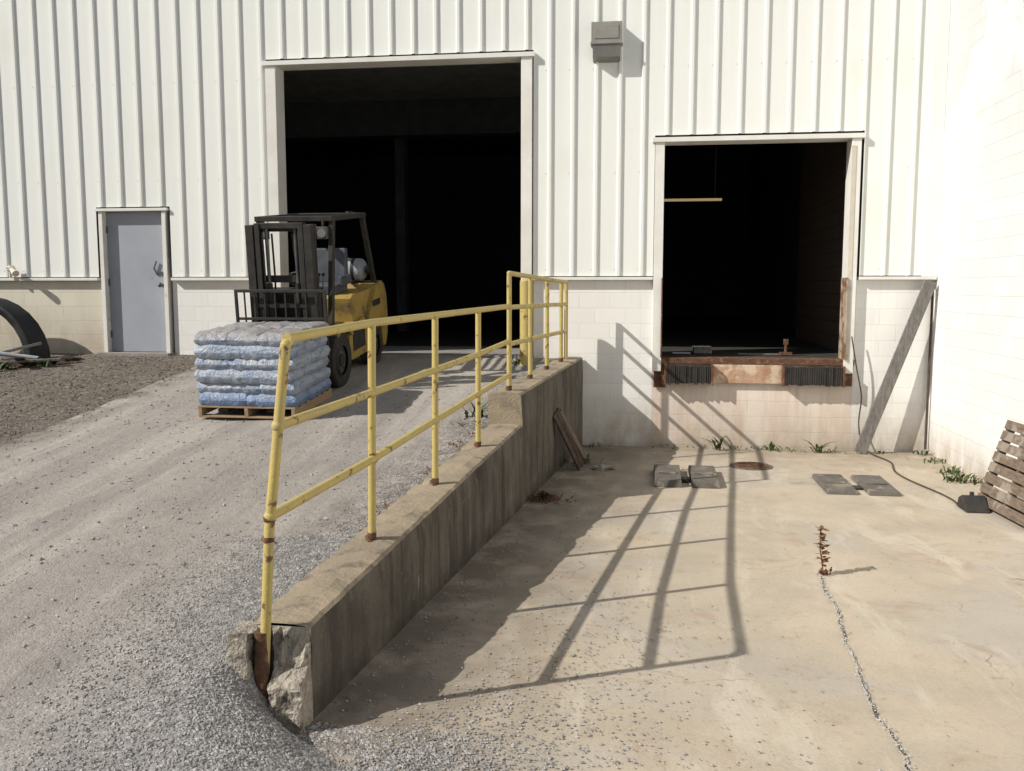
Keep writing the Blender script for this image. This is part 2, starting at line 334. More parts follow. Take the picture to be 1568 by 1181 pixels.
def stones(name,P,S,mat):
    n=len(P)
    base=np.array([[1,0,0],[0,1,0],[-1,0,0],[0,-1,0],[0,0,1],[0,0,-1]],float)
    F0=np.array([[0,1,4],[1,2,4],[2,3,4],[3,0,4],[1,0,5],[2,1,5],[3,2,5],[0,3,5]])
    V=np.repeat(base[None],n,0)*(1+rng.uniform(-.35,.35,(n,6,1)))+rng.uniform(-.25,.25,(n,6,3))
    V*=np.stack([S*rng.uniform(.8,1.3,n),S*rng.uniform(.7,1.1,n),S*rng.uniform(.45,.8,n)],-1)[:,None,:]
    a=rng.uniform(0,6.28,n); c,s_=np.cos(a)[:,None],np.sin(a)[:,None]
    x=V[...,0]*c-V[...,1]*s_; y=V[...,0]*s_+V[...,1]*c; V=np.stack([x,y,V[...,2]],-1)
    V+=P[:,None,:]
    F=(F0[None]+6*np.arange(n)[:,None,None]).reshape(-1,3)
    return npmesh(name,V.reshape(-1,3),F,mat)
P=[];S=[]
def put(x,y,z,s): P.append(np.stack([x,y,z],-1)); S.append(s)
n=24000; y=rng.uniform(2.3,5.6,n); d=np.abs(rng.normal(0,.38,n))
xe=np.where(y>4.1,xw(y)-.36,-1.55+.5*(4.05-y)); x=xe-d+.35*(y<4.1)*rng.uniform(0,1,n)
s=rng.uniform(.003,.0085,n); put(x,y,hgt(x,y)+.006+s*.2,s)
n=6500; y=rng.uniform(5.4,11.8,n); x=xw(y)-.38-np.abs(rng.normal(0,.2,n)); s=rng.uniform(.004,.010,n); put(x,y,hgt(x,y)+.006+s*.2,s)
n=75000; y=2.3+9.7*rng.uniform(0,1,n)**1.8; x=rng.uniform(-5.8,-1.6,n)
cl=.5+.5*np.sin(x*2.3+1.7*np.sin(y*.9))*np.sin(y*1.1+x*.7); cl=cl*(.5+.5*np.sin(x*7+2*np.sin(y*1.7)))
ok=(x<np.where(y>4.1,xw(y)-.36,-1.3))&(rng.uniform(0,1,n)<cl**1.6*.5+.04+.45*np.clip((x+3.1)/1.5,0,1)*np.clip((4.9-y)/1.5,0,1)); x,y=x[ok],y[ok]; s=rng.uniform(.0025,.0075,len(x)); put(x,y,hgt(x,y)+.006+s*.2,s)
n=900; y=rng.uniform(2.6,10,n); x=rng.uniform(-5.8,-1.9,n); ok=(x<xw(y)-.4); x,y=x[ok],y[ok]; s=rng.uniform(.009,.018,len(x)); put(x,y,hgt(x,y)+.006+s*.2,s)
n=34000; y=rng.uniform(2.0,4.1,n); xc=-2.05+.35*(4.05-y); x=xc+rng.uniform(-.9,1.45,n); s=rng.uniform(.004,.011,n)
ok=rng.uniform(0,1,n)<np.interp(x-xc,[-.9,0,.6,1.45],[.0,.9,1,.1])**1.3; x,y,s=x[ok],y[ok],s[ok]
z=np.maximum(hgt(x,y)+.006,0); put(x,y,z+s*.25,s)
P=np.concatenate(P); S=np.concatenate(S)
stones('driveway_gravel',P,S,m_stone)
P=[];S=[]
n=7000; a=rng.uniform(-.35,1.15,n); r=rng.exponential(.5,n); x=-1.15+r*np.cos(a)*1.0+rng.normal(0,.12,n); y=3.45+r*np.sin(a)*1.3+rng.normal(0,.25,n)
ok=(x>np.where(y>4.1,xw(y)+.02,-1.5))&(x<3.6); x,y=x[ok],y[ok]; s=rng.uniform(.003,.009,len(x)); put(x,y,0*x+.004+s*.3,s)
n=1500; y=rng.uniform(3,12,n); x=xw(y)+rng.exponential(.35,n)+.02; s=rng.uniform(.003,.009,n); put(x,y,0*x+.004+s*.3,s)
n=600; y=rng.uniform(2.5,12.2,n); x=rng.uniform(-1,3.6,n); s=rng.uniform(.002,.006,n); put(x,y,0*x+.004+s*.3,s)
n=500; y=rng.normal(5.3,.7,n); x=rng.normal(-.15,.3,n); s=rng.uniform(.003,.009,n); put(x,y,0*x+.004+s*.3,s)
P=np.concatenate(P);S=np.concatenate(S); stones('loose_gravel',P,S,m_stone)
P=[];S=[]
n=3500; x=rng.uniform(-9.8,-5.6,n); y=rng.uniform(6.5,12.2,n); s=rng.uniform(.005,.02,n); put(x,y,hgt(x,y)+s*.3,s)
P=np.concatenate(P);S=np.concatenate(S); stones('dirt_rubble',P,S,m_rubble)

ck=[(1.36,6.85),(1.33,6.55),(1.32,6.28),(1.30,5.9),(1.26,5.6),(1.25,5.27),(1.20,4.9),(1.195,4.54),(1.21,4.25),(1.19,4.0),(1.15,3.4),(1.16,2.5)]
b=MB(); vs=[];fs=[]; pts=[]; wob=0
for (x0,y0),(x1,y1) in zip(ck[:-1],ck[1:]):
    for k in range(8):
        t=k/8; wob=wob*.7+random.uniform(-.012,.012); pts.append((x0+(x1-x0)*t+wob,y0+(y1-y0)*t))
for i,(x,y) in enumerate(pts):
    w=random.uniform(.002,.008); vs+= [(x-w,y,.0085),(x+w,y,.0085)]
    if i: fs.append((2*i-2,2*i-1,2*i+1,2*i))
b.add(vs,fs,m_soil); b.obj('floor_crack')
pc=np.array(pts); k=rng.integers(0,len(pts),1000); x=pc[k,0]+rng.normal(0,.009,1000); y=pc[k,1]+rng.normal(0,.03,1000)
m_grit=M('pale_grit',(.56,.56,.55),(.38,.375,.37),scale=40,bump=0)
stones('crack_grit',np.stack([x,y,0*x+.009],-1),rng.uniform(.002,.0055,1000),m_grit)

# ------------------------------------------------------------------ building
B=empty('warehouse_building')
WY=12.28
PER=.305; PH=-1.49; RH=.028
def prof2(x):
    u=((x-PH)/PER)%1.0*PER
    return float(np.interp(u,[0,.238,.252,.283,.297,.305],[0,0,RH,RH,0,0]))
def brk(x0,x1):
    L=[x0,x1]; k0=math.floor((x0-PH)/PER)-1
    for k in range(k0,k0+int((x1-x0)/PER)+4):
        for u in (.238,.252,.283,.297):
            x=PH+k*PER+u
            if x0+1e-4<x<x1-1e-4: L.append(x)
    return sorted(L)
b=MB()
TOP=7.6
for x0,x1,z0 in ((-18,-7.72,2.275),(-7.72,-6.60,3.26),(-6.60,-5.12,2.275),(-5.12,-1.44,5.215),(-1.44,.15,2.275),(.15,2.75,4.085),(2.75,3.52,2.275)):
    L=brk(x0,x1); vs=[];fs=[]
    for i,x in enumerate(L):
        o=WY-prof2(x); vs+=[(x,o,z0),(x,o,TOP)]
        if i: fs.append((2*i-2,2*i,2*i+1,2*i-1))
    b.add(vs,fs,m_siding)
b.obj('metal_siding',B)
b=MB()
for z in (2.36,3.62,4.95,6.2):
    k=-55
    while PH+k*PER<3.5:
        x=PH+k*PER+.215; k+=1
        if x<-12 or x>3.45: continue
        inside=(-7.75<x<-6.58 and z<3.28) or (-5.14<x<-1.42 and z<5.25) or (.13<x<2.77 and z<4.1)
        if not inside: b.cyl((x,WY-.0005,z),(x,WY-.004,z),.007,m_trimd,n=6)
b.obj('siding_screws',B)
b=MB()
for x0,x1,z0,z1,mm in ((-18,-7.70,-.3,2.22,m_blockL),(-6.62,-5.12,-.3,2.22,m_block),(-1.44,.16,-.3,2.22,m_block),(.16,2.74,-.3,1.06,m_blockD),(2.74,3.70,-.3,2.22,m_block)):
    b.box(x0,x1,12.32,12.52,z0,z1,mm)
b.obj('block_wall_base',B)
b=MB()
for x0,x1 in ((-18,-7.72),(-6.60,-5.12),(-1.44,.15),(2.75,3.69)):
    b.box(x0,x1,12.235,12.50,2.222,2.262,m_trim)
    b.box(x0,x1,12.30,12.50,2.262,2.30,m_dark)
b.box(3.52,3.699,12.25,12.5,2.264,TOP,m_siding)
b.obj('base_flashing',B,bevel=.004)
b=MB()
def frame(x0,x1,zb,zt,w,mat,y0=12.235,y1=12.54,hh=.07):
    b.box(x0-w,x0,y0,y1,zb,zt,mat); b.box(x1,x1+w,y0,y1,zb,zt,mat)
    b.box(x0-w-.04,x1+w+.04,y0-.025,y1,zt+.001,zt+hh,mat)
frame(-4.97,-1.60,1.17,5.12,.145,m_trim,hh=.06)
b.box(-5.12,-1.44,12.30,12.5,5.182,5.26,m_dark)
frame(.275,2.60,1.02,3.99,.118,m_trim,hh=.06)
b.box(.15,2.75,12.30,12.5,4.052,4.12,m_dark)
b.box(.262,.279,12.20,12.56,1.2,2.25,m_rust); b.box(2.596,2.612,12.20,12.56,1.2,2.25,m_trimb)
b.box(2.60,2.66,12.228,12.24,1.2,3.9,m_trimd)
frame(-7.62,-6.72,1.17,3.20,.06,m_trim,y0=12.26,hh=.04)
b.obj('door_frames',B,bevel=.004)
b=MB()
b.box(-7.615,-6.725,12.36,12.40,1.20,3.195,m_door)
b.cyl((-6.80,12.36,2.16),(-6.80,12.31,2.16),.022,m_steelg); b.sph((-6.80,12.30,2.16),.034,m_steelg)
b.cyl((-6.80,12.36,2.32),(-6.80,12.345,2.32),.03,m_steelg)
b.tube([(-6.86,12.35,2.30),(-6.90,12.33,2.40),(-6.86,12.33,2.50)],.012,m_steelg)
for z in (1.45,2.2,2.95): b.cyl((-7.612,12.35,z-.05),(-7.612,12.35,z+.05),.012,m_steelg,n=8)
b.box(-7.70,-6.62,12.12,12.36,1.1,1.195,m_infloor)
b.obj('steel_door',B,bevel=.003)
b=MB()
b.box(.16,2.74,12.26,12.55,1.12,1.197,m_rust)
b.box(.16,2.74,12.29,12.33,1.06,1.12,m_rustplate)
b.box(.93,1.84,12.255,12.30,.87,1.115,m_rustplate)
b.box(.18,.34,12.27,12.3,.80,1.115,m_rust); b.box(2.61,2.72,12.27,12.3,.85,1.115,m_rust)
for x0,x1 in ((.35,.92),(1.86,2.58)):
    k=int((x1-x0)/.028)
    for i in range(k):
        a=x0+(x1-x0)*i/k; b.box(a,a+(x1-x0)/k*.86,12.155+random.uniform(-.008,.008),12.295,.865+random.uniform(-.014,.010),1.10+random.uniform(-.010,.006),m_rubber)
    b.box(x0-.03,x0-.002,12.145,12.30,.85,1.115,m_rust); b.box(x1+.002,x1+.03,12.145,12.30,.85,1.115,m_rust)
b.obj('dock_bumpers',B,bevel=.004)
b=MB()
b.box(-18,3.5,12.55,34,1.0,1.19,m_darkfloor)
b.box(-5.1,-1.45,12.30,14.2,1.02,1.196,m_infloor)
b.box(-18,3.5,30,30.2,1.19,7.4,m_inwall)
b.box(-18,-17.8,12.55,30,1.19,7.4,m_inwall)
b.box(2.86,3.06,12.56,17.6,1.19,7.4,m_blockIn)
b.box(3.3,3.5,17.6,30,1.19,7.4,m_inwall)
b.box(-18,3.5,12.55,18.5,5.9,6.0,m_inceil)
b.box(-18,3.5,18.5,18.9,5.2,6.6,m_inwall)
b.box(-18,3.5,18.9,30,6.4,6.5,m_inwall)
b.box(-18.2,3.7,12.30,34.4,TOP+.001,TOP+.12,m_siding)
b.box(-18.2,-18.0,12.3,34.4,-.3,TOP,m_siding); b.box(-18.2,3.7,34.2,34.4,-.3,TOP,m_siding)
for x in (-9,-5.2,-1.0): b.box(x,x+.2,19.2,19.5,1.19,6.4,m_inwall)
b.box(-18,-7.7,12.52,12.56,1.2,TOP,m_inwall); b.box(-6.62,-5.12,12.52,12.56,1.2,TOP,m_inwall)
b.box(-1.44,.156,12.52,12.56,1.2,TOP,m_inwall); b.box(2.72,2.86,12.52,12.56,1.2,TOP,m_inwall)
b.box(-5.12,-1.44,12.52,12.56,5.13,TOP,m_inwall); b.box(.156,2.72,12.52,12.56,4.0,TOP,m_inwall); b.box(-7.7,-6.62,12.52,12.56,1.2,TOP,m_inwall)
b.obj('interior',B)
b=MB(); b.box(.2,1.16,14.0,14.05,3.40,3.435,m_glowbar); b.cyl((.3,14.02,3.43),(.3,14.02,5.9),.006,m_dark); b.cyl((1.06,14.02,3.43),(1.06,14.02,5.9),.006,m_dark); b.obj('pale_hanging_bar',B)

b=MB()
b.box(.75,1.0,13.1,13.4,1.20,1.29,m_woodg); b.box(.45,.7,13.0,13.06,1.2,1.22,m_tank); b.box(.72,.98,13.06,13.09,1.29,1.31,m_tank)
b.box(1.35,1.9,13.0,13.04,1.195,1.215,m_woodg)
b.cyl((1.98,12.95,1.2),(1.98,12.95,1.42),.02,m_rust); b.box(1.90,2.06,12.9,13.0,1.2,1.24,m_rust); b.box(1.95,2.01,12.93,12.97,1.34,1.42,m_rust)
b.obj('dock_clutter',bevel=.003)

b=MB()
b.box(-.68,-.29,12.10,12.275,5.24,5.49,m_fix)
b.extr([(12.275,5.235),(12.10,5.235),(12.13,5.06),(12.275,5.02)],-.66,-.31,m_glass)
b.box(-.69,-.28,12.09,12.275,5.215,5.242,m_fix)
b.box(-.64,-.33,12.092,12.10,5.28,5.45,m_fix)
b.obj('wall_pack_light',bevel=.012)

b=MB(); b.box(3.70,3.95,-3,12.6,-.3,TOP+.4,m_blockR)
b.box(3.68,3.98,-3,12.62,TOP+.401,TOP+.48,m_trim)
b.obj('painted_block_wall')

# ------------------------------------------------------------------ retaining wall
def ztop(y):
    return float(np.interp(y,[4.05,6.54,8.68],[.485,.665,.81])) if y<8.68 else float(np.interp(y,[8.68,12.31],[1.115,1.20]))
def section(y,zt):
    xr=xw(y); xl=xr-.345; c=.018
    P=[(xr,-.12),(xr,zt*.25),(xr,zt*.5),(xr,zt*.75),(xr,zt-c),(xr-c,zt),(xr-.12,zt),(xr-.22,zt),(xl+c,zt),(xl,zt-c),(xl,zt*.6),(xl,-.12)]
    o=[]
    for i,(x,z) in enumerate(P):
        q=Vector((x*3,y*3,z*3)); nz=noise.noise(q*1.5)*.009+noise.noise(q*6)*.006
        e=0
        if i in (4,5,8,9): e=.008+.035*max(0,noise.noise(Vector((y*4,i//2,3))))+.014*abs(noise.noise(Vector((y*14,i//2,7))))
        o.append((x+nz-(e if i in(4,5) else -e if i in (8,9) else 0),y,z+nz*.6-e*.8))
    return o
def sweep(b,ys,flag):
    secs=[section(y,ztop(y+(1e-4 if flag else -1e-4))) for y in ys]; n=12
    vs=[p for s_ in secs for p in s_]; fw=[];ft=[]
    for k in range(len(ys)-1):
        for i in range(n-1):
            f=(k*n+i,k*n+i+1,(k+1)*n+i+1,(k+1)*n+i)
            (ft if i in (4,5,6,7) else fw).append(f)
    b.add(vs,fw,m_wallc,False); b.add(vs,ft,m_capc,False)
    return secs
b=MB()
s1=sweep(b,np.arange(4.12,8.681,.04).tolist()+[8.68],False)
b.add(s1[-1],[tuple(range(12))],m_wallc)
s2=sweep(b,[8.68]+np.arange(8.74,12.33,.05).tolist(),True)
b.add(s2[0],[tuple(range(12))],m_capc)
ny=18;nzs=16; vs=[];fs=[]
xr=xw(4.12); xl=xr-.345
for j in range(nzs+1):
    for i in range(ny+1):
        u=i/ny; w=j/nzs; x=xl+.345*u; z=-.1+(.475+.1)*w
        slot=math.exp(-((x+1.775)/.032)**2)
        y=4.12-.07+.09*slot-.02*(1-w)+.025*noise.noise(Vector((x*9,z*9,1)))+(.02*noise.noise(Vector((x*25,z*25,4))))
        if u>.55 and w>.45: y+=.06*(w-.45)/.55*1.2+.03*noise.noise(Vector((x*20,z*20,9)))
        if i in (0,ny) or j==nzs: y=4.125
        vs.append((x,y,z))
for j in range(nzs):
    for i in range(ny):
        a=j*(ny+1)+i; fs.append((a,a+1,a+ny+2,a+ny+1))
b.add(vs,fs,m_broken)
def rock(b,x0,x1,y0,y1,z0,z1,amp,cut=0):
    n=9; vs=[];fs=[]
    def face(o,u,v):
        base=len(vs)
        for j in range(n+1):
            for i in range(n+1):
                p=Vector(o)+Vector(u)*(i/n)+Vector(v)*(j/n)
                if cut: p.z-=cut*max(0,(p.z-z0)/(z1-z0))*max(0,(y1-p.y)/(y1-y0))*.9
                q=p*14; p=p+Vector((noise.noise(q),noise.noise(q+Vector((9,0,0))),noise.noise(q+Vector((0,9,0)))))*amp+Vector((noise.noise(q*3),noise.noise(q*3+Vector((5,0,0))),noise.noise(q*3+Vector((0,5,0)))))*amp*.5
                vs.append(p)
        for j in range(n):
            for i in range(n): a=base+j*(n+1)+i; fs.append((a,a+1,a+n+2,a+n+1))
    dx,dy,dz=x1-x0,y1-y0,z1-z0
    face((x0,y0,z0),(dx,0,0),(0,0,dz)); face((x0,y0,z1),(dx,0,0),(0,dy,0)); face((x0,y0,z0),(0,dy,0),(0,0,dz)); face((x1,y0,z0),(0,dy,0),(0,0,dz))
    b.add(vs,fs,m_broken)
rock(b,-1.935,-1.83,3.97,4.16,.06,.475,.016)
rock(b,-1.735,-1.575,3.98,4.16,-.04,.36,.022,cut=.16)
b.obj('ramp_retaining_wall')

# ------------------------------------------------------------------ railing
b=MB(); r=.0245
posts=[((-1.785,4.04,.16),(-1.635,4.06,1.885)),((-1.62,5.33,.55),(-1.60,5.33,1.91)),((-1.5,6.56,.64),(-1.49,6.56,1.92)),((-1.385,7.74,.72),(-1.38,7.74,1.93))]
mids=[1.475,1.49,1.52,1.55]; lows=[1.04,1.085,1.15,1.21]
p0,p1=Vector(posts[0][0]),Vector(posts[0][1]); kink=Vector((-1.735,4.05,.98))
b.tube([p0,kink,p1-Vector((0,0,.03)),Vector((-1.628,4.11,1.887))],r,m_yel,16)
for k in (0.93,1.03): b.cyl((-1.742+(k-.93)*.1,4.05,k-.012),(-1.742+(k-.93)*.1,4.05,k+.012),.029,m_rust)
b.cyl((-1.79,4.035,.12),(-1.785,4.04,.475),.036,m_rust,n=18)
def foot(x,y):
    zt=ztop(y)
    b.cyl((x,y,zt-.01),(x,y,zt+.045),r*1.12,m_rust)
    b.cyl((x,y,zt-.01),(x+.01,y,zt+.003),r*2.2,m_rust,r1=r*1.9,n=14)
for a,c in posts[1:]:
    b.cyl(a,c,r,m_yel); b.sph(c,r,m_yel); foot(a[0],a[1])
up=[(8.85,1.10),(9.80,1.13),(10.70,1.17),(11.60,1.19)]
ux=lambda y:-2.146+.0988*y
top5=[2.26,2.24,2.22,2.20]
for (y,z),zt in zip(up,top5):
    x=ux(y); b.cyl((x,y,z-.05),(x,y,zt),r,m_yel); b.sph((x,y,zt),r,m_yel); foot(x,y)
def P1(z):
    t=(z-.98)/(1.885-.98); return kink.lerp(p1,t) if z>.98 else kink
end=Vector((ux(8.85),8.85,0))
toppts=[Vector((-1.628,4.06,1.886))]+[Vector(c) for a,c in posts[1:]]+[end+Vector((0,0,1.94))]
mp=[P1(mids[0])]+[Vector((c[0],c[1],z)) for (a,c),z in zip(posts[1:],mids[1:])]+[end+Vector((0,0,1.60))]
lp=[P1(lows[0])]+[Vector((c[0],c[1],z)) for (a,c),z in zip(posts[1:],lows[1:])]+[end+Vector((0,0,1.27))]
for L in (toppts,mp,lp): b.tube(L,r,m_yel,16)
for q in mp[:-1]+lp[:-1]: b.sph(q,r*1.3,m_yel,sc=(1,1,1))
for hs in (top5,[1.93,1.925,1.92,1.91],[1.57,1.57,1.565,1.56]):
    b.tube([Vector((ux(y),y,h)) for (y,_),h in zip(up,hs)]+[Vector((ux(11.95),11.95,hs[-1]))],r,m_yel)
b.cyl((ux(11.95),11.95,1.15),(ux(11.95),11.95,2.2),r,m_yel)
b.obj('yellow_pipe_railing')
b=MB(); b.cyl((-1.47,11.75,1.0),(-1.47,11.75,2.2),.078,m_yel,n=24); b.sph((-1.47,11.75,2.2),.078,m_yel,nu=24,sc=(1,1,.5)); b.obj('yellow_bollard')

# ------------------------------------------------------------------ pallet and bags
slope=math.atan(.083)
def pallet(b,w,d,h,mat,n=7):
    for i in range(n):
        y0=-d/2+i*(d-.09)/(n-1); b.box(-w/2,w/2,y0,y0+.09,h-.018,h,mat)
    for i in range(3):
        y0=-d/2+i*(d-.09)/2; b.box(-w/2,w/2,y0,y0+.09,0,.016,mat)
    for x in (-w/2,-.02,w/2-.04): b.box(x,x+.04,-d/2,d/2,.0165,h-.0185,mat)
PL=(-3.93,9.24); gz=float(zd(9.24))+.014
Tp=Matrix.Translation((PL[0],PL[1],gz))@Matrix.Rotation(slope,4,'X')@Matrix.Rotation(R(-1),4,'Z')
b=MB(); pallet(b,1.04,1.06,.12,m_wood); b.obj('wooden_pallet',bevel=.003,T=Tp)
b=MB()
def bag(cx,cy,cz,a,bb,h,rot,seed):
    NU,NV=22,18; c,s_=math.cos(rot),math.sin(rot); vs=[];fs=[]
    for side in (1,-1):
        for j in range(NV+1):
            for i in range(NU+1):
                u=-1+2*i/NU; v=-1+2*j/NV
                u=math.copysign(abs(u)**.7,u); v=math.copysign(abs(v)**.7,v)
                t=(max(0,1-abs(u)**7)**.36)*(max(0,1-abs(v)**7)**.36)
                pull=1-.03*(1-t)
                x=a*u*pull; y=bb*v*pull
                q=Vector((x*9+seed,y*9,side))
                n_=noise.noise(q)*.016+noise.noise(q*2.3)*.008
                z=side*h/2*t+(n_*t)
                x+=noise.noise(Vector((seed,v*3,z*20)))*.012; y+=noise.noise(Vector((seed+9,u*4,z*20)))*.014
                vs.append((cx+x*c-y*s_,cy+x*s_+y*c,cz+z))
    n1=(NU+1)*(NV+1)
    for k in range(2):
        for j in range(NV):
            for i in range(NU):
                q=k*n1+j*(NU+1)+i; f=(q,q+1,q+NU+2,q+NU+1); fs.append(f if k==0 else f[::-1])
    b.add(vs,fs,m_bag,True)
LH=.122
for L in range(6):
    z=.12+LH*(L+.5); g=random.uniform(-.022,.022)
    if L%2==0:
        for i in range(2):
            for j in range(3): bag(-.25+.50*i+random.uniform(-.010,.010)+g,-.345+.345*j+random.uniform(-.012,.012),z+random.uniform(-.005,.005),.278,.193,LH*1.26,random.uniform(-.03,.03),L*31+i*7+j)
    else:
        for i in range(3):
            for j in range(2): bag(-.345+.345*i+random.uniform(-.008,.008)+g,-.25+.50*j+random.uniform(-.018,.018),z+random.uniform(-.005,.005),.193,.278,LH*1.26,random.uniform(-.03,.03),L*37+i*5+j*3)
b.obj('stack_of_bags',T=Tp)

# ------------------------------------------------------------------ forklift
FK=empty('forklift')
def fobj(b,name,bevel=.008): return b.obj(name,FK,bevel=bevel)
b=MB()
for s_ in (-1,1):
    b.box(s_*.34-.045,s_*.34+.045,-.37,-.34,.08,1.90,m_steel); b.box(s_*.34-.045,s_*.34+.045,-.25,-.22,.08,1.90,m_steel)
    b.box(s_*.365-.012,s_*.365+.012,-.34,-.25,.08,1.90,m_steel)
    b.box(s_*.255-.03,s_*.255+.03,-.36,-.335,.10,1.92,m_steel); b.box(s_*.255-.03,s_*.255+.03,-.27,-.245,.10,1.92,m_steel)
    b.box(s_*.27-.01,s_*.27+.01,-.335,-.27,.10,1.92,m_steel)
    b.cyl((s_*.17,-.29,.12),(s_*.17,-.29,1.25),.033,m_steel); b.cyl((s_*.17,-.29,1.25),(s_*.17,-.29,1.87),.02,m_steelg)
    b.box(s_*.215-.012,s_*.215+.012,-.31,-.30,.4,1.82,m_steelg)
    b.cyl((s_*.40,-.2,.5),(s_*.40,.35,.62),.03,m_steel)
    b.tube([(s_*.12,-.26,1.8),(s_*.14,-.2,1.3),(s_*.2,-.1,.95)],.012,m_rubber,8)
for z,y0 in ((1.82,-.22),(1.25,-.22),(.12,-.22)): b.box(-.385,.385,y0,y0+.03,z,z+.08,m_steel)
b.box(-.28,.28,-.345,-.25,1.86,1.92,m_steel)
b.box(-.34,.34,-.372,-.345,.98,1.03,m_steel)
fobj(b,'mast',.004)
b=MB()
b.box(-.5,.5,-.43,-.385,.16,.25,m_steel); b.box(-.5,.5,-.43,-.385,.50,.58,m_steel)
for x in (-.3,.3): b.box(x-.02,x+.02,-.40,-.36,.16,.58,m_steel)
for x in (-.52,.52): b.box(x-.016,x+.016,-.445,-.415,.25,1.16,m_steel)
b.box(-.536,.536,-.445,-.415,1.16,1.195,m_steel); b.box(-.5,.5,-.44,-.42,.85,.88,m_steel)
for x in (-.42,-.3,-.18,-.06,.06,.18,.3,.42): b.box(x-.009,x+.009,-.438,-.422,.58,1.16,m_steel)
for x in (-.27,.27):
    b.box(x-.055,x+.055,-.475,-.432,.05,.60,m_steelg); b.box(x-.055,x+.055,-1.45,-.475,.035,.07,m_steelg)
fobj(b,'carriage_and_forks',.004)
def wheel(b,x,y,r,w):
    n=28; prof_=[(.0,r*.52),(.15,r*.60),(.12,r*.70),(.0,r*.9),(.06,r*.985),(.14,r),(.86,r),(.94,r*.985),(1,r*.9),(.88,r*.70),(.85,r*.6),(1,r*.52)]
    vs=[];fs=[]
    for u,rr in prof_:
        for i in range(n):
            t=2*math.pi*i/n; vs.append((x-w/2+w*u,y+rr*math.cos(t),r+rr*math.sin(t)))
    for k in range(len(prof_)-1):
        for i in range(n): fs.append((k*n+i,k*n+(i+1)%n,(k+1)*n+(i+1)%n,(k+1)*n+i))
    b.add(vs,fs,m_rubber,True)
    for i in range(n):
        t=2*math.pi*i/n; T=Matrix.Translation((x,y,r))@Matrix.Rotation(t,4,'X')
        b.box(-w*.42,w*.42,-.013,.013,r-.004,r+.008,m_rubber,T=T)
    b.cyl((x-w*.36,y,r),(x+w*.36,y,r),r*.52,m_steelg,n=24); b.cyl((x-w*.44,y,r),(x+w*.44,y,r),r*.22,m_steel,n=16)
    for i in range(6):
        t=i*math.pi/3
        b.cyl((x-w*.39,y+r*.38*math.cos(t),r+r*.38*math.sin(t)),(x+w*.39,y+r*.38*math.cos(t),r+r*.38*math.sin(t)),.014,m_steel,n=6)
b=MB()
for s_ in (-1,1): wheel(b,s_*.435,0,.325,.22); wheel(b,s_*.42,1.42,.26,.18)
b.cyl((-.43,0,.325),(.43,0,.325),.08,m_steel); b.cyl((-.4,1.42,.26),(.4,1.42,.26),.06,m_steel)
fobj(b,'wheels',.003)
b=MB()
b.extr([(.38,.24),(1.1,.24),(1.1,.62),(.95,.70),(.38,.62)],-.50,.50,m_fyel)
for sg in (-1,1):
    a,c=sorted((sg*.345,sg*.54))
    b.extr([(-.12,.66),(.10,.76),(.42,.62),(.42,.55),(.1,.68),(-.12,.60)],a,c,m_fyel)
b.box(-.33,.33,-.15,.42,.25,.62,m_steel)
b.box(-.49,.49,.42,.62,.38,.42,m_steel)
b.extr([(.72,.66),(.66,.96),(.74,1.0),(1.45,1.0),(1.5,.98),(1.5,.66)],-.44,.44,m_fyel)
b.extr([(1.12,.24),(1.12,.62),(1.18,.70),(1.46,.98),(1.50,1.06),(1.72,1.08),(1.86,1.02),(1.94,.85),(1.96,.60),(1.92,.34),(1.82,.20),(1.72,.20),(1.68,.42),(1.55,.55),(1.30,.55),(1.17,.42),(1.15,.24)],-.51,.51,m_fyel)
b.box(.512,.52,1.30,1.62,.78,.86,m_steel)
b.box(.502,.512,.50,.95,.34,.58,m_steel)
fobj(b,'body',.03)
b=MB()
b.extr([(-.14,.6),(-.14,1.12),(-.02,1.18),(.08,1.08),(.08,.6)],-.36,.36,m_steel)
b.cyl((0,.08,1.0),(0,.28,1.22),.022,m_steel)
n=20
for i in range(n):
    a0=2*math.pi*i/n;a1=2*math.pi*(i+1)/n
    f=lambda a:Vector((0.0+.17*math.cos(a),.28-.17*math.sin(a)*.75,1.22+.17*math.sin(a)*.66))
    b.cyl(f(a0),f(a1),.014,m_steel,n=8,caps=False)
b.cyl((-.17,.28,1.22),(.17,.28,1.22),.01,m_steel,n=8)
for x in (.22,.27,.32): b.cyl((x,.05,1.1),(x,.10,1.30),.008,m_steelg,n=8); b.sph((x,.10,1.31),.02,m_rubber)
b.box(-.24,.24,.72,1.16,1.0,1.12,m_seat); b.extr([(1.10,1.11),(1.18,1.54),(1.26,1.54),(1.24,1.08)],-.23,.23,m_seat)
b.box(-.30,-.25,.80,1.15,1.10,1.22,m_seat); b.box(.25,.30,.80,1.15,1.10,1.22,m_seat)
fobj(b,'operator_station',.015)
b=MB()
b.cyl((-.28,1.60,1.23),(.28,1.60,1.23),.15,m_tank,n=24); b.sph((-.28,1.60,1.23),.15,m_tank,nu=24,sc=(.5,1,1)); b.sph((.28,1.60,1.23),.15,m_tank,nu=24,sc=(.5,1,1))
b.cyl((.34,1.60,1.23),(.41,1.60,1.23),.06,m_steelg)
for x in (-.2,.2): b.box(x-.02,x+.02,1.45,1.78,1.05,1.10,m_steel); b.cyl((x-.02,1.60,1.23),(x+.02,1.60,1.23),.155,m_steel,n=24)
fobj(b,'gas_tank',.0)
b=MB()
GZ=1.92
for s_ in (-1,1):
    b.beam((s_*.45,-.08,.74),(s_*.44,.16,GZ+.02),.055,.08,m_steel,up=(0,1,0))
    b.beam((s_*.46,1.62,.95),(s_*.44,1.26,GZ+.02),.055,.08,m_steel,up=(0,1,0))
    b.box(s_*.44-.03,s_*.44+.03,.08,1.34,GZ,GZ+.06,m_steel)
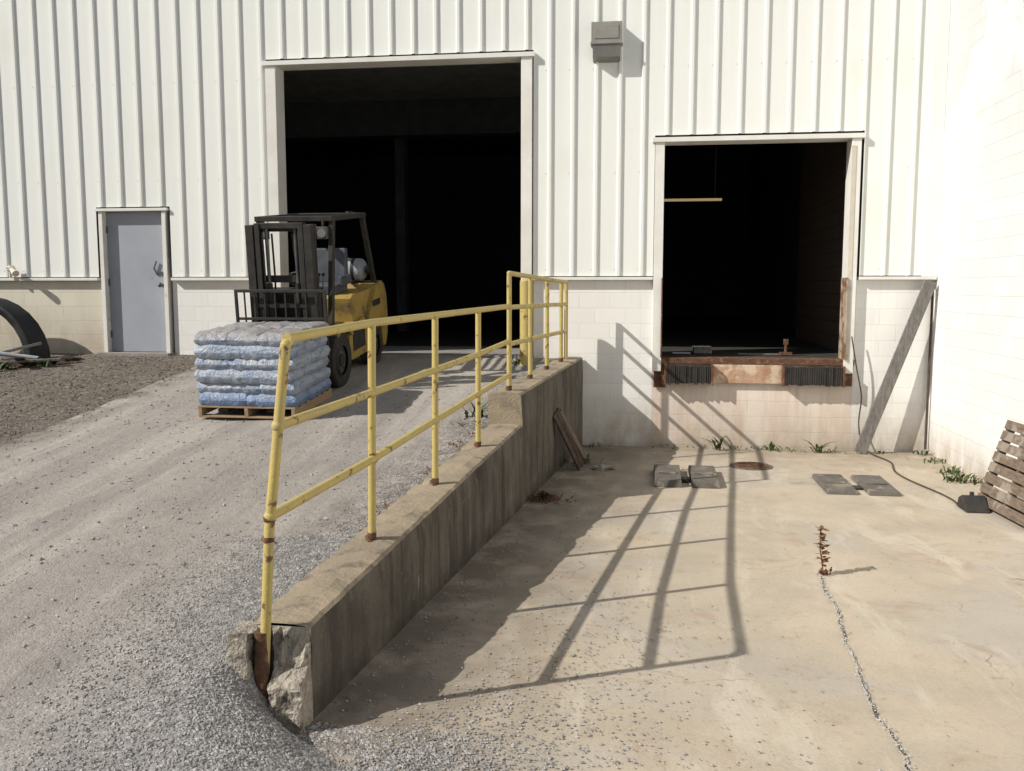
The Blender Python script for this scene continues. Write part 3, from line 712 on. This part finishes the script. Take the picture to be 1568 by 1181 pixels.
for y in (.08,1.28): b.box(-.41,.41,y,y+.06,GZ,GZ+.06,m_steel)
for k in range(6): x=-.345+k*.138; b.box(x-.014,x+.014,.14,1.28,GZ+.005,GZ+.05,m_steel)
for s_ in (-1,1):
    b.box(s_*.36-.06,s_*.36+.06,.02,.10,GZ-.20,GZ-.06,m_steelg); b.cyl((s_*.36,.012,GZ-.13),(s_*.36,.02,GZ-.13),.052,m_glass)
    b.box(s_*.36-.012,s_*.36+.012,.06,.10,GZ-.06,GZ,m_steel)
b.cyl((.3,1.2,GZ+.06),(.3,1.2,GZ+.08),.05,m_steel)
fobj(b,'overhead_guard',.006)
FX=Matrix.Translation((-3.98,10.33,float(zd(10.33))+.004))@Matrix.Rotation(math.atan(.11),4,'X')@Matrix.Rotation(R(-1),4,'Z')
FK.matrix_world=FX

# ------------------------------------------------------------------ left side
b=MB(); NR=30; NL=22; vs=[];fs=[]
cx,cy,cz=-9.25,11.80,1.12
def cul(r,i,j):
    a=2*math.pi*i/NR; y=-.14+.28*j/NL
    rr=r+.010*math.sin(j*math.pi/2.0)
    return (cx+rr*math.cos(a)+y*.35,cy+y,cz+rr*math.sin(a)-.03)
for r_ in (.90,.80):
    o=len(vs)
    for j in range(NL+1):
        for i in range(NR+1): vs.append(cul(r_,i,j))
    for j in range(NL):
        for i in range(NR): q=o+j*(NR+1)+i; fs.append((q,q+1,q+NR+2,q+NR+1))
n1=(NR+1)*(NL+1)
for j in (0,NL):
    for i in range(NR): q=j*(NR+1)+i; fs.append((q,q+1,q+1+n1,q+n1))
b.add(vs,fs,m_culvert,True); b.obj('culvert_pipe')
b=MB(); b.cyl((-9.4,11.1,1.35),(-8.15,11.45,1.16),.03,m_tank,n=18,caps=False); b.cyl((-9.4,11.1,1.35),(-8.16,11.45,1.16),.025,m_dark,n=18); b.obj('loose_pipe')
b=MB()
b.beam((-8.7,11.0,1.12),(-7.75,11.35,1.16),.10,.03,m_woodg); b.beam((-9.1,11.3,1.12),(-8.2,11.6,1.36),.06,.04,m_woodg)
b.beam((-8.5,11.55,1.1),(-8.1,11.0,1.2),.12,.02,m_woodd)
b.obj('scrap_boards',bevel=.003)
b=MB()
for (x,y,r_) in ((-8.3,11.45,.24),(-7.9,11.65,.18),(-8.9,11.2,.22)): b.sph((x,y,float(zd(y))-.02),r_,m_soil,nu=22,nv=14,sc=(1.6,1,.42),jit=.6)
b.obj('soil_mound')
b=MB(); b.cyl((-9.05,12.2,2.26),(-9.05,12.2,2.40),.02,m_trimd); b.sph((-9.02,12.17,2.40),.05,m_trimd,sc=(1.3,1,.8),jit=.5); b.cyl((-8.98,12.14,2.38),(-8.88,12.08,2.32),.035,m_trimd,r1=.05)
b.obj('beige_wall_item')  # unidentified small beige item above the flashing

# ------------------------------------------------------------------ well objects
def wpad(name,x0,x1,y0,y1,mat,h=.05):
    b=MB(); w=(x1-x0)*.43
    for a,e in ((x0,x0+w),(x1-w,x1)):
        vs=[(a,y0,.0),(e,y0,.0),(e+.01,y1,.0),(a,y1,.0),(a+.01,y0+.015,h),(e-.01,y0+.015,h),(e-.0,y1-.015,h),(a+.01,y1-.015,h)]
        b.add(vs,[(0,1,5,4),(1,2,6,5),(2,3,7,6),(3,0,4,7),(4,5,6,7),(0,3,2,1)],mat)
        b.box(a+.05,e-.05,y0+.35,y0+.42,h-.002,h+.015,mat)
    b.box(x0+w+.002,x1-w-.002,y0+.25,y0+.38,.004,h*.6,m_steel)
    return b.obj(name,bevel=.006)
wpad('wheel_pad',.17,.86,9.72,10.62,m_pad,.08); wpad('wheel_pad',1.93,2.66,9.62,10.5,m_pad,.045)
b=MB(); b.cyl((1.33,11.05,.0),(1.33,11.05,.016),.21,m_rust,n=32)
for k in range(-3,4): b.box(1.33-.15,1.33+.15,11.05+k*.045-.008,11.05+k*.045+.008,.0155,.022,m_rust)
b.cyl((1.33,11.05,.0),(1.33,11.05,.010),.25,m_pad,n=32); b.obj('drain_cover')
b=MB(); b.beam((2.80,12.05,.02),(3.60,12.17,2.20),.15,.04,m_woodg,up=(0,-1,0)); b.obj('leaning_plank',bevel=.004)
b=MB(); b.cyl((3.655,12.26,.05),(3.655,12.26,2.2),.016,m_woodd); b.obj('wall_conduit')
def cord(name,pts,r_,mat):
    cu=bpy.data.curves.new(name,'CURVE'); cu.dimensions='3D'; cu.bevel_depth=r_; cu.bevel_resolution=2
    sp_=cu.splines.new('NURBS'); sp_.points.add(len(pts)-1); sp_.use_endpoint_u=True; sp_.order_u=4
    for p,q in zip(sp_.points,pts): p.co=(*q,1)
    o=bpy.data.objects.new(name,cu); scene.collection.objects.link(o); cu.materials.append(mat); return o
cord('hanging_cable',[(2.68,12.2,1.5),(2.72,12.18,1.25),(2.78,12.2,.95),(2.86,12.24,.7),(2.80,12.26,.4),(2.85,12.2,.1),(2.9,12.0,.012),(3.1,11.5,.012),(2.9,11.0,.012),(2.95,10.3,.012),(3.15,9.6,.012),(3.1,9.3,.012)],.009,m_cable)
b=MB(); pallet(b,1.0,.85,.11,m_woodb,8)
Tq=Matrix.Translation((3.55,8.88,.41))@Matrix.Rotation(R(4),4,'Z')@Matrix.Rotation(R(-72),4,'Y')@Matrix.Rotation(R(90),4,'Z')
b.obj('wooden_pallet',bevel=.003,T=Tq)
b=MB(); b.extr([(9.0,.0),(9.28,.0),(9.24,.10),(9.16,.14)],3.08,3.30,m_rubber); b.cyl((3.19,9.2,.12),(3.19,9.2,.16),.02,m_rubber); b.obj('wheel_chock',bevel=.012)
b=MB()
b.beam((-.68,10.55,.015),(-.955,10.22,.70),.10,.022,m_woodd,up=(1,-.3,.3)); b.beam((-.66,10.78,.015),(-.94,10.40,.72),.10,.022,m_woodd,up=(1,-.3,.3)); b.beam((-.62,10.95,.015),(-.92,10.6,.68),.09,.022,m_woodb,up=(1,-.3,.3))
b.obj('leaning_boards',bevel=.003)
b=MB(); b.sph((-.42,10.62,.02),.10,m_broken,sc=(1.2,.8,.35),jit=.8); b.obj('concrete_chunk')
b=MB()
for i in range(420):
    a=random.uniform(0,6.28); q=abs(random.gauss(0,.10)); x=-.95+q*math.cos(a)*1.3; y=8.95+q*math.sin(a)
    T=Matrix.Translation((x,y,.015+max(0,.08-q*.5)*random.random()))@Euler((random.uniform(-.9,.9),random.uniform(-.9,.9),a)).to_matrix().to_4x4()
    k=random.uniform(.5,1)
    b.add([(-.025*k,0,0),(0,.010*k,.005),(.025*k,0,0),(0,-.010*k,.005)],[(0,1,2,3)],m_dry if random.random()<.5 else m_soil,T=T)
b.obj('dead_leaf_litter')

def weed(name,x,y,z,h,n,spread,mat=m_leaf,w=.02,up=.6):
    b=MB()
    for i in range(n):
        a=random.uniform(0,6.28); L=h*random.uniform(.5,1.1); ww=w*random.uniform(.5,1.1)*min(1,h/.2+.2); K=6; vs=[];fs=[]
        ox=x+random.gauss(0,spread); oy=y+random.gauss(0,spread*.6); e=random.uniform(.2,1.2)*(1.2-up)
        d=Vector((math.cos(a),math.sin(a),0)); s_=Vector((-d.y,d.x,0))
        for k in range(K+1):
            t=k/K; p=Vector((ox,oy,z))+d*(L*(t*e+.25*t*t))+Vector((0,0,L*(t-.45*t*t*(.5+e))))
            q=ww*math.sin(math.pi*min(1,t*.85+.12))*(1+.35*((k%2)*2-1))
            vs+=[p-s_*q,p+s_*q]
            if k: fs.append((2*k-2,2*k-1,2*k+1,2*k))
        b.add(vs,fs,mat,True)
    return b.obj(name)
for (x,y,h,n,sp_) in ((1.02,12.12,.30,12,.03),(.86,12.2,.08,10,.09),(1.95,12.15,.10,20,.15),(1.35,12.22,.07,16,.14),(1.72,12.2,.18,7,.04),(2.28,12.1,.30,13,.03),(2.45,12.1,.10,14,.1),(3.05,12.15,.08,14,.12),(-.55,12.15,.08,12,.15),(-.75,10.95,.17,24,.12),(3.52,11.6,.09,18,.1),(3.52,10.9,.12,26,.1),(3.50,10.45,.16,30,.09),(3.6,12.1,.10,20,.08),(.4,12.2,.07,12,.15)):
    weed('weed',x,y,.003,h,n,sp_)
weed('weed',-1.62,9.0,.80,.30,12,.05,up=.8); weed('weed',-1.62,8.75,.78,.10,14,.12); weed('weed',-1.62,11.8,1.12,.2,12,.05)
for k in range(9):
    yy=random.uniform(5.5,8.6); weed('weed',xw(yy)-.38,yy,float(hgt(xw(yy)-.4,yy)),.05,10,.05,m_dry)
for (x,y) in ((-8.75,11.0),(-8.4,11.1),(-9.0,10.7),(-8.0,11.3),(-9.2,11.1)): weed('weed',x,y,float(zd(y)),.17,22,.10)
b=MB(); bx,by=1.37,6.86
st=[Vector((bx,by,0)),Vector((bx-.012,by,.10)),Vector((bx-.03,by,.2)),Vector((bx-.03,by,.36))]
b.tube(st,.005,m_dry,8)
for i in range(60):
    t=random.uniform(.1,1)**.7; z=.36*t; a=random.uniform(0,6.28); L=random.uniform(.03,.07)
    p=Vector((bx-.03*t,by,z)); d=Vector((math.cos(a),math.sin(a),random.uniform(-.3,.7)))*L; s_=Vector((-d.y,d.x,.01)).normalized()*L*.36
    b.add([p,p+d*.5+s_,p+d,p+d*.5-s_],[(0,1,2,3)],m_dry)
b.obj('dried_plant'); weed('weed',bx,by,.003,.09,14,.02,m_dry)

# ------------------------------------------------------------------ light, world, camera
sd=Vector((2.23,1.2,-1.88)).normalized()
L=bpy.data.lights.new('sun','SUN'); L.energy=5; L.angle=R(.53); L.color=(1,.955,.875)
lo=bpy.data.objects.new('sun',L); scene.collection.objects.link(lo); lo.rotation_euler=sd.to_track_quat('-Z','Y').to_euler(); lo.location=(-10,-8,12)
w=bpy.data.worlds.new('World'); scene.world=w; w.use_nodes=True
bg=w.node_tree.nodes['Background']; sk=w.node_tree.nodes.new('ShaderNodeTexSky'); sk.sky_type='NISHITA'; sk.sun_disc=False
sk.sun_elevation=math.asin(-sd.z); sk.sun_rotation=math.atan2(-sd.x,-sd.y)
sk.dust_density=1.5
w.node_tree.links.new(sk.outputs[0],bg.inputs[0]); bg.inputs[1].default_value=.07
cam=bpy.data.cameras.new('camera'); co=bpy.data.objects.new('camera',cam); scene.collection.objects.link(co)
cam.lens=32.14; cam.sensor_width=36; cam.clip_end=1000
co.location=(0,0,2.12); co.rotation_euler=(R(90-6.1),0,R(8))
scene.camera=co
scene.view_settings.view_transform='Standard'; scene.view_settings.look='None'; scene.view_settings.exposure=0
